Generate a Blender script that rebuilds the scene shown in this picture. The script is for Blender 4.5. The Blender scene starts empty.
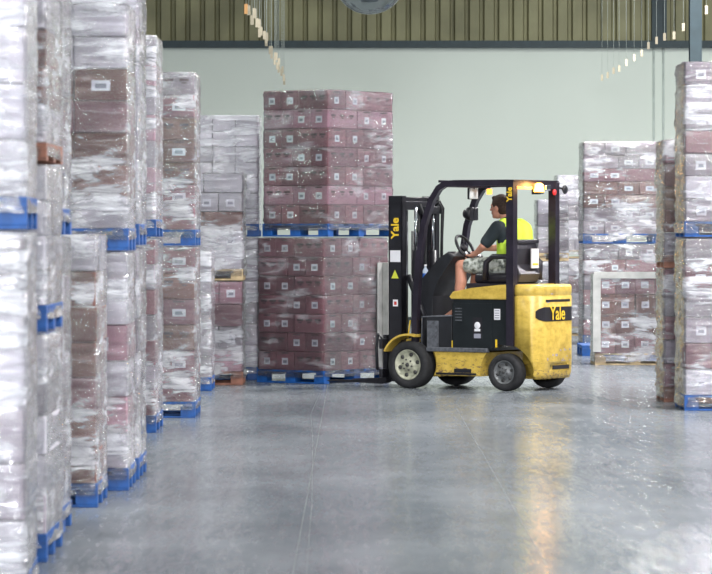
import bpy, bmesh, math, random
from mathutils import Vector, Matrix, noise

random.seed(7)
R = math.radians
SC = bpy.context.scene
COL = SC.collection
F, H, CX, HY = 3400.0, 1.6, 356.0, 233.0      # focal length in pixels, eye height, vanishing point

# ------------------------------------------------------------------ camera
cam = bpy.data.cameras.new('camera')
cam.sensor_width = 36.0
cam.lens = F / 712 * 36
cam.shift_y = -(287 - HY) / 712
cam.clip_end = 300
cam.dof.use_dof = True
cam.dof.focus_distance = 35.0
cam.dof.aperture_fstop = 7.0
co = bpy.data.objects.new('camera', cam)
COL.objects.link(co)
co.location = (0, 0, H)
co.rotation_euler = (R(90), 0, 0)
SC.camera = co

# ------------------------------------------------------------------ world, lamps, exposure
w = bpy.data.worlds.new('world'); SC.world = w
w.use_nodes = True
bg = w.node_tree.nodes['Background']
bg.inputs[0].default_value = (0.80, 0.88, 1.0, 1)
bg.inputs[1].default_value = 0.16
SC.view_settings.view_transform = 'Standard'
SC.view_settings.look = 'None'
SC.view_settings.gamma = 1
SC.view_settings.exposure = -0.13
SC.cycles.transparent_max_bounces = 24
SC.cycles.max_bounces = 8


def area(name, loc, sx, sy, power, color, rot=(0, 0, 0)):
    l = bpy.data.lights.new(name, 'AREA')
    l.shape = 'RECTANGLE'; l.size = sx; l.size_y = sy
    l.energy = power; l.color = color
    o = bpy.data.objects.new(name, l); COL.objects.link(o)
    o.location = loc; o.rotation_euler = rot
    return o


for yy in (8, 18, 28, 38, 48):
    area('ceiling_and_fill_lamp', (-4.5, yy, 7.6), 0.5, 1.4, 400, (0.95, 1.0, 0.96))
    area('ceiling_and_fill_lamp', (5.0, yy, 7.6), 0.5, 1.4, 1150, (1.0, 0.985, 0.985))
area('ceiling_and_fill_lamp', (5.0, 54.0, 7.6), 0.5, 1.4, 330, (0.96, 1.0, 0.95))  # wall wash, added to brighten the back wall
for yy in (24, 33, 42):
    area('ceiling_and_fill_lamp', (10.5, yy, 6.6), 0.5, 1.4, 1100, (1.0, 0.96, 1.0))  # extra unseen row, added to brighten the faces turned right
# unseen area light behind the camera, brightens the faces turned towards it
area('front_light', (0.5, -15, 5.0), 4.5, 2.8, 7600, (0.93, 0.95, 1.0), (R(86), 0, 0))


# ------------------------------------------------------------------ materials
def new_mat(name):
    m = bpy.data.materials.new(name); m.use_nodes = True
    nt = m.node_tree
    return m, nt, nt.nodes['Principled BSDF']


def N(nt, kind, **kw):
    n = nt.nodes.new(kind)
    for k, v in kw.items():
        if k in n.inputs.keys():
            n.inputs[k].default_value = v
        else:
            setattr(n, k, v)
    return n


def coords(nt, scale=(1, 1, 1), rot=(0, 0, 0), kind='Object'):
    tc = nt.nodes.new('ShaderNodeTexCoord')
    mp = nt.nodes.new('ShaderNodeMapping')
    mp.inputs['Scale'].default_value = scale
    mp.inputs['Rotation'].default_value = rot
    nt.links.new(tc.outputs[kind], mp.inputs[0])
    return mp.outputs[0]


def ramp(nt, src, stops):
    r = nt.nodes.new('ShaderNodeValToRGB')
    e = r.color_ramp.elements
    while len(e) < len(stops):
        e.new(0.5)
    for el, (p, c) in zip(e, stops):
        el.position = p
        el.color = c if len(c) == 4 else (*c, 1)
    nt.links.new(src, r.inputs[0])
    return r.outputs[0]


def plain(name, col, rough=0.5, metal=0.0, var=0.12, scale=8.0, bump=0.0, emis=None, coat=0.0):
    m, nt, p = new_mat(name)
    p.inputs['Roughness'].default_value = rough
    p.inputs['Metallic'].default_value = metal
    p.inputs['Coat Weight'].default_value = coat
    n = N(nt, 'ShaderNodeTexNoise', Scale=scale, Detail=6.0)
    nt.links.new(coords(nt), n.inputs['Vector'])
    a = tuple(max(0, c * (1 - var)) for c in col); b = tuple(min(1, c * (1 + var)) for c in col)
    nt.links.new(ramp(nt, n.outputs[0], [(0.3, a), (0.7, b)]), p.inputs['Base Color'])
    if bump:
        bp = N(nt, 'ShaderNodeBump', Strength=bump, Distance=0.01)
        nt.links.new(n.outputs[0], bp.inputs['Height'])
        nt.links.new(bp.outputs[0], p.inputs['Normal'])
    if emis:
        p.inputs['Emission Color'].default_value = (*emis[0], 1)
        p.inputs['Emission Strength'].default_value = emis[1]
    return m


def cardboard(name, col, dark=0.75):
    m, nt, p = new_mat(name)
    p.inputs['Roughness'].default_value = 0.6
    oi = nt.nodes.new('ShaderNodeObjectInfo')
    n = N(nt, 'ShaderNodeTexNoise', Scale=9.0, Detail=4.0)
    nt.links.new(coords(nt), n.inputs['Vector'])
    mx = N(nt, 'ShaderNodeMath', operation='MULTIPLY_ADD')
    nt.links.new(oi.outputs['Random'], mx.inputs[0]); mx.inputs[1].default_value = 0.7
    ms = N(nt, 'ShaderNodeMath', operation='MULTIPLY'); nt.links.new(n.outputs[0], ms.inputs[0]); ms.inputs[1].default_value = 0.3
    nt.links.new(ms.outputs[0], mx.inputs[2])
    a = tuple(c * dark for c in col); b = tuple(min(1, c * 1.15) for c in col)
    nt.links.new(ramp(nt, mx.outputs[0], [(0.1, a), (0.9, b)]), p.inputs['Base Color'])
    return m


def film_mat(name, lo, hi, gloss=0.30, seed=0.0, crease=0.06):
    """Stretch film: a clear glossy skin with milky folds where it doubles up."""
    m, nt, p = new_mat(name)
    nt.nodes.remove(p)
    out = [n for n in nt.nodes if n.type == 'OUTPUT_MATERIAL'][0]
    n = N(nt, 'ShaderNodeTexNoise', Scale=1.3, Detail=6.0, Roughness=0.62, Distortion=1.0)
    nt.links.new(coords(nt, (2.0, 2.0, 10.0), (0.08, 0.12, seed)), n.inputs['Vector'])
    n2 = N(nt, 'ShaderNodeTexNoise', Scale=1.0, Detail=3.0, Roughness=0.5, Distortion=0.6)
    nt.links.new(coords(nt, (1.8, 1.8, 3.0), (0, 0, seed)), n2.inputs['Vector'])
    mu = N(nt, 'ShaderNodeMath', operation='ADD')
    nt.links.new(n.outputs[0], mu.inputs[0]); nt.links.new(n2.outputs[0], mu.inputs[1])
    mr = N(nt, 'ShaderNodeMapRange', interpolation_type='SMOOTHSTEP'); nt.links.new(mu.outputs[0], mr.inputs[0])
    mr.inputs[1].default_value = 0.98; mr.inputs[2].default_value = 1.20
    mr.inputs[3].default_value = lo; mr.inputs[4].default_value = hi
    lw = N(nt, 'ShaderNodeLayerWeight', Blend=0.2)
    ad = N(nt, 'ShaderNodeMath', operation='MULTIPLY_ADD', use_clamp=True)
    nt.links.new(lw.outputs['Facing'], ad.inputs[0]); ad.inputs[1].default_value = 0.25
    nt.links.new(mr.outputs[0], ad.inputs[2])
    w1 = N(nt, 'ShaderNodeTexNoise', Scale=3.2, Detail=5.0, Roughness=0.6, Distortion=1.6)
    nt.links.new(coords(nt, (1.0, 1.0, 5.0), (0.22, 0.18, seed)), w1.inputs['Vector'])
    bp = N(nt, 'ShaderNodeBump', Strength=1.0, Distance=crease)
    nt.links.new(w1.outputs[0], bp.inputs['Height'])
    tr = N(nt, 'ShaderNodeBsdfTransparent'); tr.inputs[0].default_value = (0.97, 0.97, 0.98, 1)
    df = N(nt, 'ShaderNodeBsdfDiffuse'); df.inputs[0].default_value = (0.86, 0.87, 0.92, 1)
    nt.links.new(bp.outputs[0], df.inputs['Normal'])
    m1 = N(nt, 'ShaderNodeMixShader')
    nt.links.new(ad.outputs[0], m1.inputs[0]); nt.links.new(tr.outputs[0], m1.inputs[1]); nt.links.new(df.outputs[0], m1.inputs[2])
    gl = N(nt, 'ShaderNodeBsdfGlossy'); gl.inputs[0].default_value = (1, 1, 1, 1); gl.inputs['Roughness'].default_value = 0.13
    nt.links.new(bp.outputs[0], gl.inputs['Normal'])
    fr = N(nt, 'ShaderNodeFresnel', IOR=1.5); nt.links.new(bp.outputs[0], fr.inputs['Normal'])
    fa = N(nt, 'ShaderNodeMath', operation='MULTIPLY_ADD', use_clamp=True)
    nt.links.new(fr.outputs[0], fa.inputs[0]); fa.inputs[1].default_value = 1.1; fa.inputs[2].default_value = gloss * 0.35
    m2 = N(nt, 'ShaderNodeMixShader')
    nt.links.new(fa.outputs[0], m2.inputs[0]); nt.links.new(m1.outputs[0], m2.inputs[1]); nt.links.new(gl.outputs[0], m2.inputs[2])
    nt.links.new(m2.outputs[0], out.inputs[0])
    return m


M = {
    'brown': cardboard('brown_cardboard', (0.21, 0.085, 0.065)),
    'mauve': cardboard('mauve_brown_cardboard', (0.29, 0.118, 0.145), 0.7),
    'pink': cardboard('pale_pink_cardboard', (0.42, 0.22, 0.28), 0.85),
    'tan': cardboard('tan_cardboard', (0.34, 0.21, 0.13)),
    'white': cardboard('white_cardboard', (0.60, 0.575, 0.63), 0.72),
    'grey': cardboard('grey_cardboard', (0.36, 0.31, 0.36), 0.6),
    'print': plain('brown_carton_print', (0.10, 0.055, 0.06), 0.6),
    'label': plain('white_paper_label', (0.80, 0.80, 0.86), 0.5, var=0.04),
    'bar': plain('grey_label_print', (0.30, 0.30, 0.36), 0.5),
    'blue': plain('blue_painted_wood', (0.004, 0.075, 0.29), 0.55, var=0.35, scale=14),
    'wood': plain('raw_pallet_wood', (0.50, 0.38, 0.22), 0.75, var=0.3, scale=12),
    'redwood': plain('reddish_pallet_wood', (0.27, 0.12, 0.08), 0.75, var=0.3, scale=12),
    'board': plain('white_edge_board', (0.46, 0.46, 0.44), 0.6, var=0.2),
    'black': plain('black_painted_steel', (0.013, 0.013, 0.017), 0.38, var=0.3, bump=0.05),
    'guard': plain('dark_guard_paint', (0.020, 0.016, 0.026), 0.33, var=0.3),
    'dark': plain('dark_grey_plastic', (0.014, 0.015, 0.019), 0.5, var=0.3),
    'step': plain('worn_grey_step', (0.10, 0.105, 0.12), 0.45, var=0.4, scale=30),
    'panel': plain('black_side_panel', (0.010, 0.013, 0.015), 0.35, var=0.3, scale=5),
    'rubber': plain('tyre_rubber', (0.018, 0.018, 0.020), 0.8, var=0.35, scale=20, bump=0.2),
    'rim': plain('cream_painted_rim', (0.42, 0.42, 0.32), 0.5, var=0.35, scale=18),
    'greyrim': plain('grey_steel_rim', (0.16, 0.165, 0.17), 0.45, metal=0.3, var=0.4, scale=18),
    'hub': plain('dark_hub', (0.05, 0.05, 0.05), 0.5),
    'chrome': plain('chrome', (0.75, 0.77, 0.80), 0.15, metal=1.0, var=0.05),
    'steel': plain('worn_steel', (0.25, 0.26, 0.28), 0.35, metal=0.8, var=0.2),
    'letter': plain('yellow_lettering', (0.85, 0.56, 0.03), 0.5, var=0.1),
    'decal': plain('black_decal', (0.02, 0.018, 0.022), 0.35),
    'paper': plain('white_paper', (0.78, 0.77, 0.80), 0.5, var=0.05),
    'red': plain('red_ink', (0.62, 0.05, 0.04), 0.5),
    'hazard': plain('yellow_green_sticker', (0.65, 0.68, 0.06), 0.5),
    'skin': plain('skin', (0.62, 0.29, 0.20), 0.5, var=0.08),
    'hair': plain('dark_brown_hair', (0.045, 0.022, 0.014), 0.7, var=0.4, scale=60, bump=0.4),
    'shirt': plain('charcoal_shirt', (0.022, 0.032, 0.038), 0.85, bump=0.1),
    'vest': plain('hi_vis_yellow_fabric', (0.62, 0.88, 0.07), 0.7, var=0.06, bump=0.1, scale=14),
    'reflect': plain('silver_tape_and_mirror', (0.75, 0.78, 0.76), 0.35),
    'shoe': plain('black_shoe', (0.02, 0.02, 0.022), 0.6),
    'seat': plain('black_seat_vinyl', (0.020, 0.018, 0.026), 0.42, var=0.2),
    'mirror': plain('mirror_glass', (0.85, 0.85, 0.9), 0.04, metal=1.0, var=0.02),
    'amber': plain('amber_lamp_and_glow', (0.9, 0.35, 0.05), 0.3, emis=((1.0, 0.36, 0.06), 2.6)),
    'beacon': plain('amber_beacon_lit', (0.9, 0.45, 0.1), 0.3, emis=((1.0, 0.40, 0.06), 16.0)),
    'redlamp': plain('red_lens', (0.6, 0.02, 0.03), 0.25, emis=((1.0, 0.05, 0.03), 0.4)),
    'bluecap': plain('blue_bottle_plastic', (0.03, 0.12, 0.45), 0.3),
    'beam': plain('slate_painted_steel', (0.026, 0.046, 0.055), 0.6, var=0.15),
    'conduit': plain('pale_conduit', (0.50, 0.56, 0.53), 0.5),
    'tag': plain('cream_tag', (0.50, 0.44, 0.32), 0.6, var=0.15),
    'orangetag': plain('orange_tag', (0.80, 0.42, 0.16), 0.6, var=0.15),
    'string': plain('white_string', (0.60, 0.66, 0.60), 0.6),
}


def yellow_mat():
    m, nt, p = new_mat('worn_yellow_paint')
    p.inputs['Roughness'].default_value = 0.38
    n = N(nt, 'ShaderNodeTexNoise', Scale=9.0, Detail=8.0, Roughness=0.7)
    nt.links.new(coords(nt, (1, 1, 1.4)), n.inputs['Vector'])
    base = ramp(nt, n.outputs[0], [(0.30, (0.42, 0.27, 0.04)), (0.55, (0.66, 0.46, 0.085)), (0.8, (0.74, 0.54, 0.14))])
    n2 = N(nt, 'ShaderNodeTexNoise', Scale=26.0, Detail=6.0, Roughness=0.75)
    nt.links.new(coords(nt, (0.7, 0.7, 1.8)), n2.inputs['Vector'])
    # scrapes gather in a band low down on the body (object height)
    tc = nt.nodes.new('ShaderNodeTexCoord'); sx = nt.nodes.new('ShaderNodeSeparateXYZ')
    nt.links.new(tc.outputs['Object'], sx.inputs[0])
    band = N(nt, 'ShaderNodeMapRange'); nt.links.new(sx.outputs[2], band.inputs[0])
    band.inputs[1].default_value = 0.45; band.inputs[2].default_value = 0.15
    band.inputs[3].default_value = 0.0; band.inputs[4].default_value = 0.16
    ad = N(nt, 'ShaderNodeMath', operation='ADD')
    nt.links.new(n2.outputs[0], ad.inputs[0]); nt.links.new(band.outputs[0], ad.inputs[1])
    msk = ramp(nt, ad.outputs[0], [(0.66, (0, 0, 0)), (0.74, (1, 1, 1))])
    mix = N(nt, 'ShaderNodeMix', data_type='RGBA')
    nt.links.new(msk, mix.inputs[0]); nt.links.new(base, mix.inputs[6])
    mix.inputs[7].default_value = (0.16, 0.10, 0.07, 1)
    nt.links.new(mix.outputs[2], p.inputs['Base Color'])
    return m


M['yellow'] = yellow_mat()
M['scrape'] = plain('scraped_paint', (0.42, 0.36, 0.36), 0.5, var=0.5, scale=60)


def camo_mat():
    m, nt, p = new_mat('grey_camouflage_cloth')
    p.inputs['Roughness'].default_value = 0.85
    n = N(nt, 'ShaderNodeTexNoise', Scale=22.0, Detail=3.0)
    nt.links.new(coords(nt), n.inputs['Vector'])
    nt.links.new(ramp(nt, n.outputs[0], [(0.38, (0.10, 0.11, 0.10)), (0.48, (0.30, 0.32, 0.28)), (0.6, (0.52, 0.54, 0.50))]), p.inputs['Base Color'])
    return m


M['camo'] = camo_mat()


def glass_mat(name, col, alpha):
    m, nt, p = new_mat(name)
    p.inputs['Base Color'].default_value = (*col, 1)
    p.inputs['Roughness'].default_value = 0.05
    p.inputs['Alpha'].default_value = alpha
    p.inputs['Specular IOR Level'].default_value = 1.0
    p.inputs['Coat Weight'].default_value = 1.0
    n = N(nt, 'ShaderNodeTexNoise', Scale=5.0, Detail=2.0)
    nt.links.new(coords(nt), n.inputs['Vector'])
    bp = N(nt, 'ShaderNodeBump', Strength=0.3, Distance=0.02)
    nt.links.new(n.outputs[0], bp.inputs['Height']); nt.links.new(bp.outputs[0], p.inputs['Normal'])
    return m


def dome_mat():
    m, nt, p = new_mat('clear_dome_acrylic'); nt.nodes.remove(p)
    out = [n for n in nt.nodes if n.type == 'OUTPUT_MATERIAL'][0]
    n = N(nt, 'ShaderNodeTexNoise', Scale=4.0, Detail=2.0); nt.links.new(coords(nt), n.inputs['Vector'])
    bp = N(nt, 'ShaderNodeBump', Strength=0.6, Distance=0.05); nt.links.new(n.outputs[0], bp.inputs['Height'])
    tr = N(nt, 'ShaderNodeBsdfTransparent'); tr.inputs[0].default_value = (0.72, 0.80, 0.80, 1)
    gl = N(nt, 'ShaderNodeBsdfGlossy'); gl.inputs['Roughness'].default_value = 0.08; nt.links.new(bp.outputs[0], gl.inputs['Normal'])
    fr = N(nt, 'ShaderNodeFresnel', IOR=1.9)
    mx = N(nt, 'ShaderNodeMixShader'); nt.links.new(fr.outputs[0], mx.inputs[0])
    nt.links.new(tr.outputs[0], mx.inputs[1]); nt.links.new(gl.outputs[0], mx.inputs[2]); nt.links.new(mx.outputs[0], out.inputs[0])
    return m


M['dome'] = dome_mat()
M['bottle'] = glass_mat('clear_bottle_plastic', (0.75, 0.85, 1.0), 0.6)

FILM = {
    'clear': film_mat('clear_stretch_film', 0.0, 0.26, 0.05, seed=0.3, crease=0.05),
    'mid': film_mat('wrinkled_stretch_film', 0.02, 0.55, 0.24, seed=1.1, crease=0.045),
    'milky': film_mat('milky_stretch_film', 0.10, 0.66, 0.30, seed=2.0, crease=0.022),
}


def floor_mat():
    m, nt, p = new_mat('polished_concrete')
    c1 = coords(nt, (1.0, 0.35, 1))
    n = N(nt, 'ShaderNodeTexNoise', Scale=0.8, Detail=8.0, Roughness=0.65)
    nt.links.new(c1, n.inputs['Vector'])
    base = ramp(nt, n.outputs[0], [(0.3, (0.13, 0.15, 0.17)), (0.5, (0.20, 0.22, 0.24)), (0.72, (0.29, 0.31, 0.335))])
    # fine trowel mottling and worn tyre lanes
    n2 = N(nt, 'ShaderNodeTexNoise', Scale=7.0, Detail=9.0, Roughness=0.75)
    nt.links.new(coords(nt, (1.6, 0.5, 1), (0, 0, 0.06)), n2.inputs['Vector'])
    n4 = N(nt, 'ShaderNodeTexNoise', Scale=1.0, Detail=6.0, Roughness=0.8)
    nt.links.new(coords(nt, (16.0, 1.8, 1)), n4.inputs['Vector'])
    n5 = N(nt, 'ShaderNodeTexNoise', Scale=1.0, Detail=4.0, Roughness=0.6)
    nt.links.new(coords(nt, (1.3, 0.12, 1)), n5.inputs['Vector'])
    sm = N(nt, 'ShaderNodeMath', operation='MULTIPLY_ADD'); nt.links.new(n5.outputs[0], sm.inputs[0]); sm.inputs[1].default_value = 0.8
    nt.links.new(n4.outputs[0], sm.inputs[2])
    sp = N(nt, 'ShaderNodeMapRange'); nt.links.new(sm.outputs[0], sp.inputs[0])
    sp.inputs[1].default_value = 0.70; sp.inputs[2].default_value = 1.05
    sp.inputs[3].default_value = 0.12; sp.inputs[4].default_value = 0.62
    nt.links.new(sp.outputs[0], p.inputs['Specular IOR Level'])
    mk = ramp(nt, sm.outputs[0], [(0.66, (0.55, 0.55, 0.55)), (0.98, (1, 1, 1))])
    mx = N(nt, 'ShaderNodeMix', data_type='RGBA', blend_type='MULTIPLY'); mx.inputs[0].default_value = 1
    nt.links.new(base, mx.inputs[6]); nt.links.new(mk, mx.inputs[7])
    nt.links.new(mx.outputs[2], p.inputs['Base Color'])
    rr = N(nt, 'ShaderNodeMapRange'); nt.links.new(n2.outputs[0], rr.inputs[0])
    rr.inputs[1].default_value = 0.3; rr.inputs[2].default_value = 0.7
    rr.inputs[3].default_value = 0.12; rr.inputs[4].default_value = 0.23
    nt.links.new(rr.outputs[0], p.inputs['Roughness'])
    n3 = N(nt, 'ShaderNodeTexNoise', Scale=9.0, Detail=4.0)
    nt.links.new(coords(nt, (1, 1, 1)), n3.inputs['Vector'])
    bp = N(nt, 'ShaderNodeBump', Strength=0.05, Distance=0.006)
    nt.links.new(n3.outputs[0], bp.inputs['Height']); nt.links.new(bp.outputs[0], p.inputs['Normal'])
    dd = N(nt, 'ShaderNodeBsdfDiffuse'); nt.links.new(mx.outputs[2], dd.inputs[0])
    worn = N(nt, 'ShaderNodeMapRange'); nt.links.new(sm.outputs[0], worn.inputs[0])
    worn.inputs[1].default_value = 1.0; worn.inputs[2].default_value = 0.72
    worn.inputs[3].default_value = 0.0; worn.inputs[4].default_value = 0.75
    ms = N(nt, 'ShaderNodeMixShader'); out = [q for q in nt.nodes if q.type == 'OUTPUT_MATERIAL'][0]
    nt.links.new(worn.outputs[0], ms.inputs[0]); nt.links.new(p.outputs[0], ms.inputs[1]); nt.links.new(dd.outputs[0], ms.inputs[2])
    nt.links.new(ms.outputs[0], out.inputs[0])
    return m


M['floor'] = floor_mat()
M['joint'] = plain('concrete_joint_filler', (0.10, 0.11, 0.115), 0.6)
M['crack'] = plain('crack_filler_pale', (0.14, 0.15, 0.155), 0.4)
M['wall'] = plain('pale_green_wall_paint', (0.66, 0.72, 0.655), 0.6, var=0.03, scale=0.4)
M['sheet'] = plain('olive_corrugated_sheet', (0.25, 0.24, 0.13), 0.6, var=0.25, scale=1.2)
M['ceil'] = plain('ceiling_sheet', (0.55, 0.56, 0.52), 0.7, var=0.05)


# ------------------------------------------------------------------ mesh builder
class MB:
    def __init__(self):
        self.bm = bmesh.new(); self.slot = 0

    def _paint(self, faces):
        for f in faces: f.material_index = self.slot

    def box(self, x0, x1, y0, y1, z0, z1, bev=0.0, mat=None):
        r = bmesh.ops.create_cube(self.bm, size=1)
        vs = r['verts']
        cx, cy, cz = (x0 + x1) / 2, (y0 + y1) / 2, (z0 + z1) / 2
        for v in vs:
            v.co = Vector((cx + v.co.x * (x1 - x0), cy + v.co.y * (y1 - y0), cz + v.co.z * (z1 - z0)))
        if mat is not None:
            for v in vs: v.co = mat @ v.co
        fs = {f for v in vs for f in v.link_faces}
        self._paint(fs)
        if bev:
            es = list({e for v in vs for e in v.link_edges})
            rr = bmesh.ops.bevel(self.bm, geom=es, offset=bev, segments=2, affect='EDGES', profile=0.5)
            self._paint(rr['faces'])
        return self

    def tube(self, pts, r, seg=10, square=False, cap=True, radii=None, flat=None):
        pts = [Vector(p) for p in pts]
        n = len(pts); rings = []
        up = Vector((0, 0, 1))
        prev = None
        for i, p in enumerate(pts):
            d = (pts[min(i + 1, n - 1)] - pts[max(i - 1, 0)]).normalized()
            if prev is None:
                a = up if abs(d.z) < 0.9 else Vector((0, 1, 0))
                s = d.cross(a).normalized()
            else:
                s = (prev - d * prev.dot(d)).normalized()
            prev = s
            t = d.cross(s).normalized()
            rr = radii[i] if radii else r
            ring = []
            k = 4 if square else seg
            for j in range(k):
                an = 2 * math.pi * j / k + (math.pi / 4 if square else 0)
                q = rr * (math.sqrt(2) if square else 1)
                f = flat or 1.0
                ring.append(self.bm.verts.new(p + s * math.cos(an) * q + t * math.sin(an) * q * f))
            rings.append(ring)
        for a, b in zip(rings, rings[1:]):
            for j in range(len(a)):
                f = self.bm.faces.new((a[j], a[(j + 1) % len(a)], b[(j + 1) % len(b)], b[j]))
                f.material_index = self.slot; f.smooth = not square
        if cap:
            for ring in (rings[0][::-1], rings[-1]):
                f = self.bm.faces.new(ring); f.material_index = self.slot
        return self

    def lathe(self, prof, seg=32, mat=None, smooth=True):
        """prof: list of (radius, height) about the local z axis"""
        mat = mat or Matrix()
        rings = []
        for (r, z) in prof:
            if r < 1e-5:
                rings.append([self.bm.verts.new(mat @ Vector((0, 0, z)))])
            else:
                rings.append([self.bm.verts.new(mat @ Vector((r * math.cos(2 * math.pi * j / seg), r * math.sin(2 * math.pi * j / seg), z))) for j in range(seg)])
        for a, b in zip(rings, rings[1:]):
            for j in range(seg):
                k = (j + 1) % seg
                if len(a) == 1 and len(b) == 1: continue
                if len(a) == 1: vs = (a[0], b[k], b[j])
                elif len(b) == 1: vs = (a[j], a[k], b[0])
                else: vs = (a[j], a[k], b[k], b[j])
                f = self.bm.faces.new(vs); f.material_index = self.slot; f.smooth = smooth
        return self

    def prism(self, poly, y0, y1, axis='y', bev=0.0):
        """extrude a polygon: (x,z) along y, or (x,y) along z"""
        def P(p, t):
            return Vector((p[0], t, p[1])) if axis == 'y' else Vector((p[0], p[1], t))
        a = [self.bm.verts.new(P(p, y0)) for p in poly]
        b = [self.bm.verts.new(P(p, y1)) for p in poly]
        fs = [self.bm.faces.new(a), self.bm.faces.new(b[::-1])]
        n = len(poly)
        for i in range(n):
            fs.append(self.bm.faces.new((a[i], b[i], b[(i + 1) % n], a[(i + 1) % n])))
        self._paint(fs)
        if bev:
            es = list({e for f in fs[:2] for e in f.edges})
            rr = bmesh.ops.bevel(self.bm, geom=es, offset=bev, segments=2, affect='EDGES', profile=0.5)
            self._paint(rr['faces'])
        return self

    def mesh(self, name, mats, smooth=False):
        bmesh.ops.recalc_face_normals(self.bm, faces=self.bm.faces[:])
        me = bpy.data.meshes.new(name)
        if smooth:
            for f in self.bm.faces: f.smooth = True
        self.bm.to_mesh(me); self.bm.free()
        for m in (mats if isinstance(mats, (list, tuple)) else [mats]):
            me.materials.append(m)
        return me


def link(name, me, parent=None, loc=(0, 0, 0), rot=(0, 0, 0), label=None):
    o = bpy.data.objects.new(name, me); COL.objects.link(o)
    o.location = loc; o.rotation_euler = rot
    if parent: o.parent = parent
    if label: o['label'] = label
    return o


def part(name, mb, mats, parent=None, label=None, smooth=False, loc=(0, 0, 0), rot=(0, 0, 0)):
    return link(name, mb.mesh(name, mats, smooth), parent, loc, rot, label)


def tag(o, label, cat, group=None, kind=None):
    o['label'] = label; o['category'] = cat
    if group: o['group'] = group
    if kind: o['kind'] = kind
    return o


def thing(name, label, cat, loc=(0, 0, 0), rz=0.0, group=None):
    o = link(name, None, None, loc, (0, 0, rz))
    return tag(o, label, cat, group)


def struct(name, mb, mats):
    o = part(name, mb, mats); o['kind'] = 'structure'
    return o


def bake(me, mods, extra=()):
    """apply modifiers to a mesh without operators"""
    o = bpy.data.objects.new('bake', me); COL.objects.link(o)
    for kind, kw in mods:
        md = o.modifiers.new(kind, kind)
        for k, v in kw.items(): setattr(md, k, v)
    dg = bpy.context.evaluated_depsgraph_get(); dg.update()
    r = bpy.data.meshes.new_from_object(o.evaluated_get(dg))
    bpy.data.objects.remove(o)
    for e in extra: bpy.data.objects.remove(e)
    return r


def text_mesh(s, size, depth=0.002, offset=0.0, shear=0.0, mat='letter'):
    c = bpy.data.curves.new('lettering', 'FONT')
    c.body = s; c.size = size; c.extrude = depth; c.offset = offset; c.shear = shear
    c.align_x = 'CENTER'; c.align_y = 'CENTER'
    o = bpy.data.objects.new('lettering', c); COL.objects.link(o)
    dg = bpy.context.evaluated_depsgraph_get(); dg.update()
    me = bpy.data.meshes.new_from_object(o.evaluated_get(dg))
    bpy.data.objects.remove(o)
    me.materials.clear(); me.materials.append(M[mat])
    return me


# ------------------------------------------------------------------ the hall
WALL_Y = 60.0
b = MB(); b.box(-16, 16, -6, WALL_Y + 0.3, -0.2, 0)
struct('floor', b, M['floor'])
b = MB(); b.box(-16, 16, WALL_Y, WALL_Y + 0.2, 0, 4.95)
struct('wall_back', b, M['wall'])
# corrugated sheeting above the girt
b = MB(); x = -16.0; pts = []
while x < 16:
    pts += [(x, WALL_Y + 0.22), (x + 0.05, WALL_Y + 0.22), (x + 0.075, WALL_Y + 0.11), (x + 0.235, WALL_Y + 0.11)]
    x += 0.26
va = [b.bm.verts.new((p[0], p[1], 4.95)) for p in pts]; vb = [b.bm.verts.new((p[0], p[1], 8.0)) for p in pts]
for i in range(len(pts) - 1): b.bm.faces.new((va[i], va[i + 1], vb[i + 1], vb[i]))
struct('wall_upper', b, M['sheet'])
b = MB(); b.box(-16, 16, WALL_Y - 0.12, WALL_Y + 0.02, 4.88, 4.99).box(-16, 16, WALL_Y - 0.14, WALL_Y + 0.09, 4.865, 4.89)
struct('trim_1', b, M['beam'])
b = MB(); b.box(-16, 16, 0, WALL_Y + 0.2, 8.0, 8.1)
struct('ceiling', b, M['ceil'])
b = MB(); b.box(5.21, 5.27, WALL_Y - 0.16, WALL_Y, 4.99, 8.0).box(5.41, 5.47, WALL_Y - 0.16, WALL_Y, 4.99, 8.0).box(5.27, 5.41, WALL_Y - 0.09, WALL_Y - 0.05, 4.99, 8.0)
struct('trim_2', b, M['beam'])
b = MB(); b.box(-15.9, 15.9, WALL_Y - 0.02, WALL_Y, 0, 0.12)
struct('baseboard_back', b, M['beam'])
# two floor joints and a long hairline crack
b = MB(); b.box(-0.30, -0.294, 8, 58, 0, 0.0006); b.box(0.915, 0.921, 8, 31, 0, 0.0006)
struct('trim_3', b, M['joint'])
b = MB(); b.tube([(-0.36, 34, 0.0), (-0.40, 30, 0), (-0.33, 26, 0), (-0.26, 20, 0), (-0.22, 14, 0)], 0.0015, 4)
struct('trim_4', b, M['crack'])

# steel column standing in the right hand racks
b = MB()
b.box(3.93, 4.07, 40.0, 40.015, 0.012, 8.0).box(3.93, 4.07, 40.145, 40.16, 0.012, 8.0).box(3.994, 4.006, 40.015, 40.145, 0.012, 8.0).box(3.88, 4.12, 39.95, 40.21, 0, 0.012)
tag(part('steel_column', b, M['beam']), 'dark slate steel column rising behind the tall right stack', 'column')
t = thing('wall_conduit', 'pair of thin pale conduits running down the back wall at right', 'pipe', (5.33, WALL_Y - 0.03, 0))
for dx in (-0.08, 0.09):
    b = MB(); b.tube([(dx, 0, 0.0), (dx, 0, 4.87)], 0.018, 8); part('conduit_pipe', b, M['conduit'], t)


# ------------------------------------------------------------------ pallets and wrapped loads
CM = {}


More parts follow.
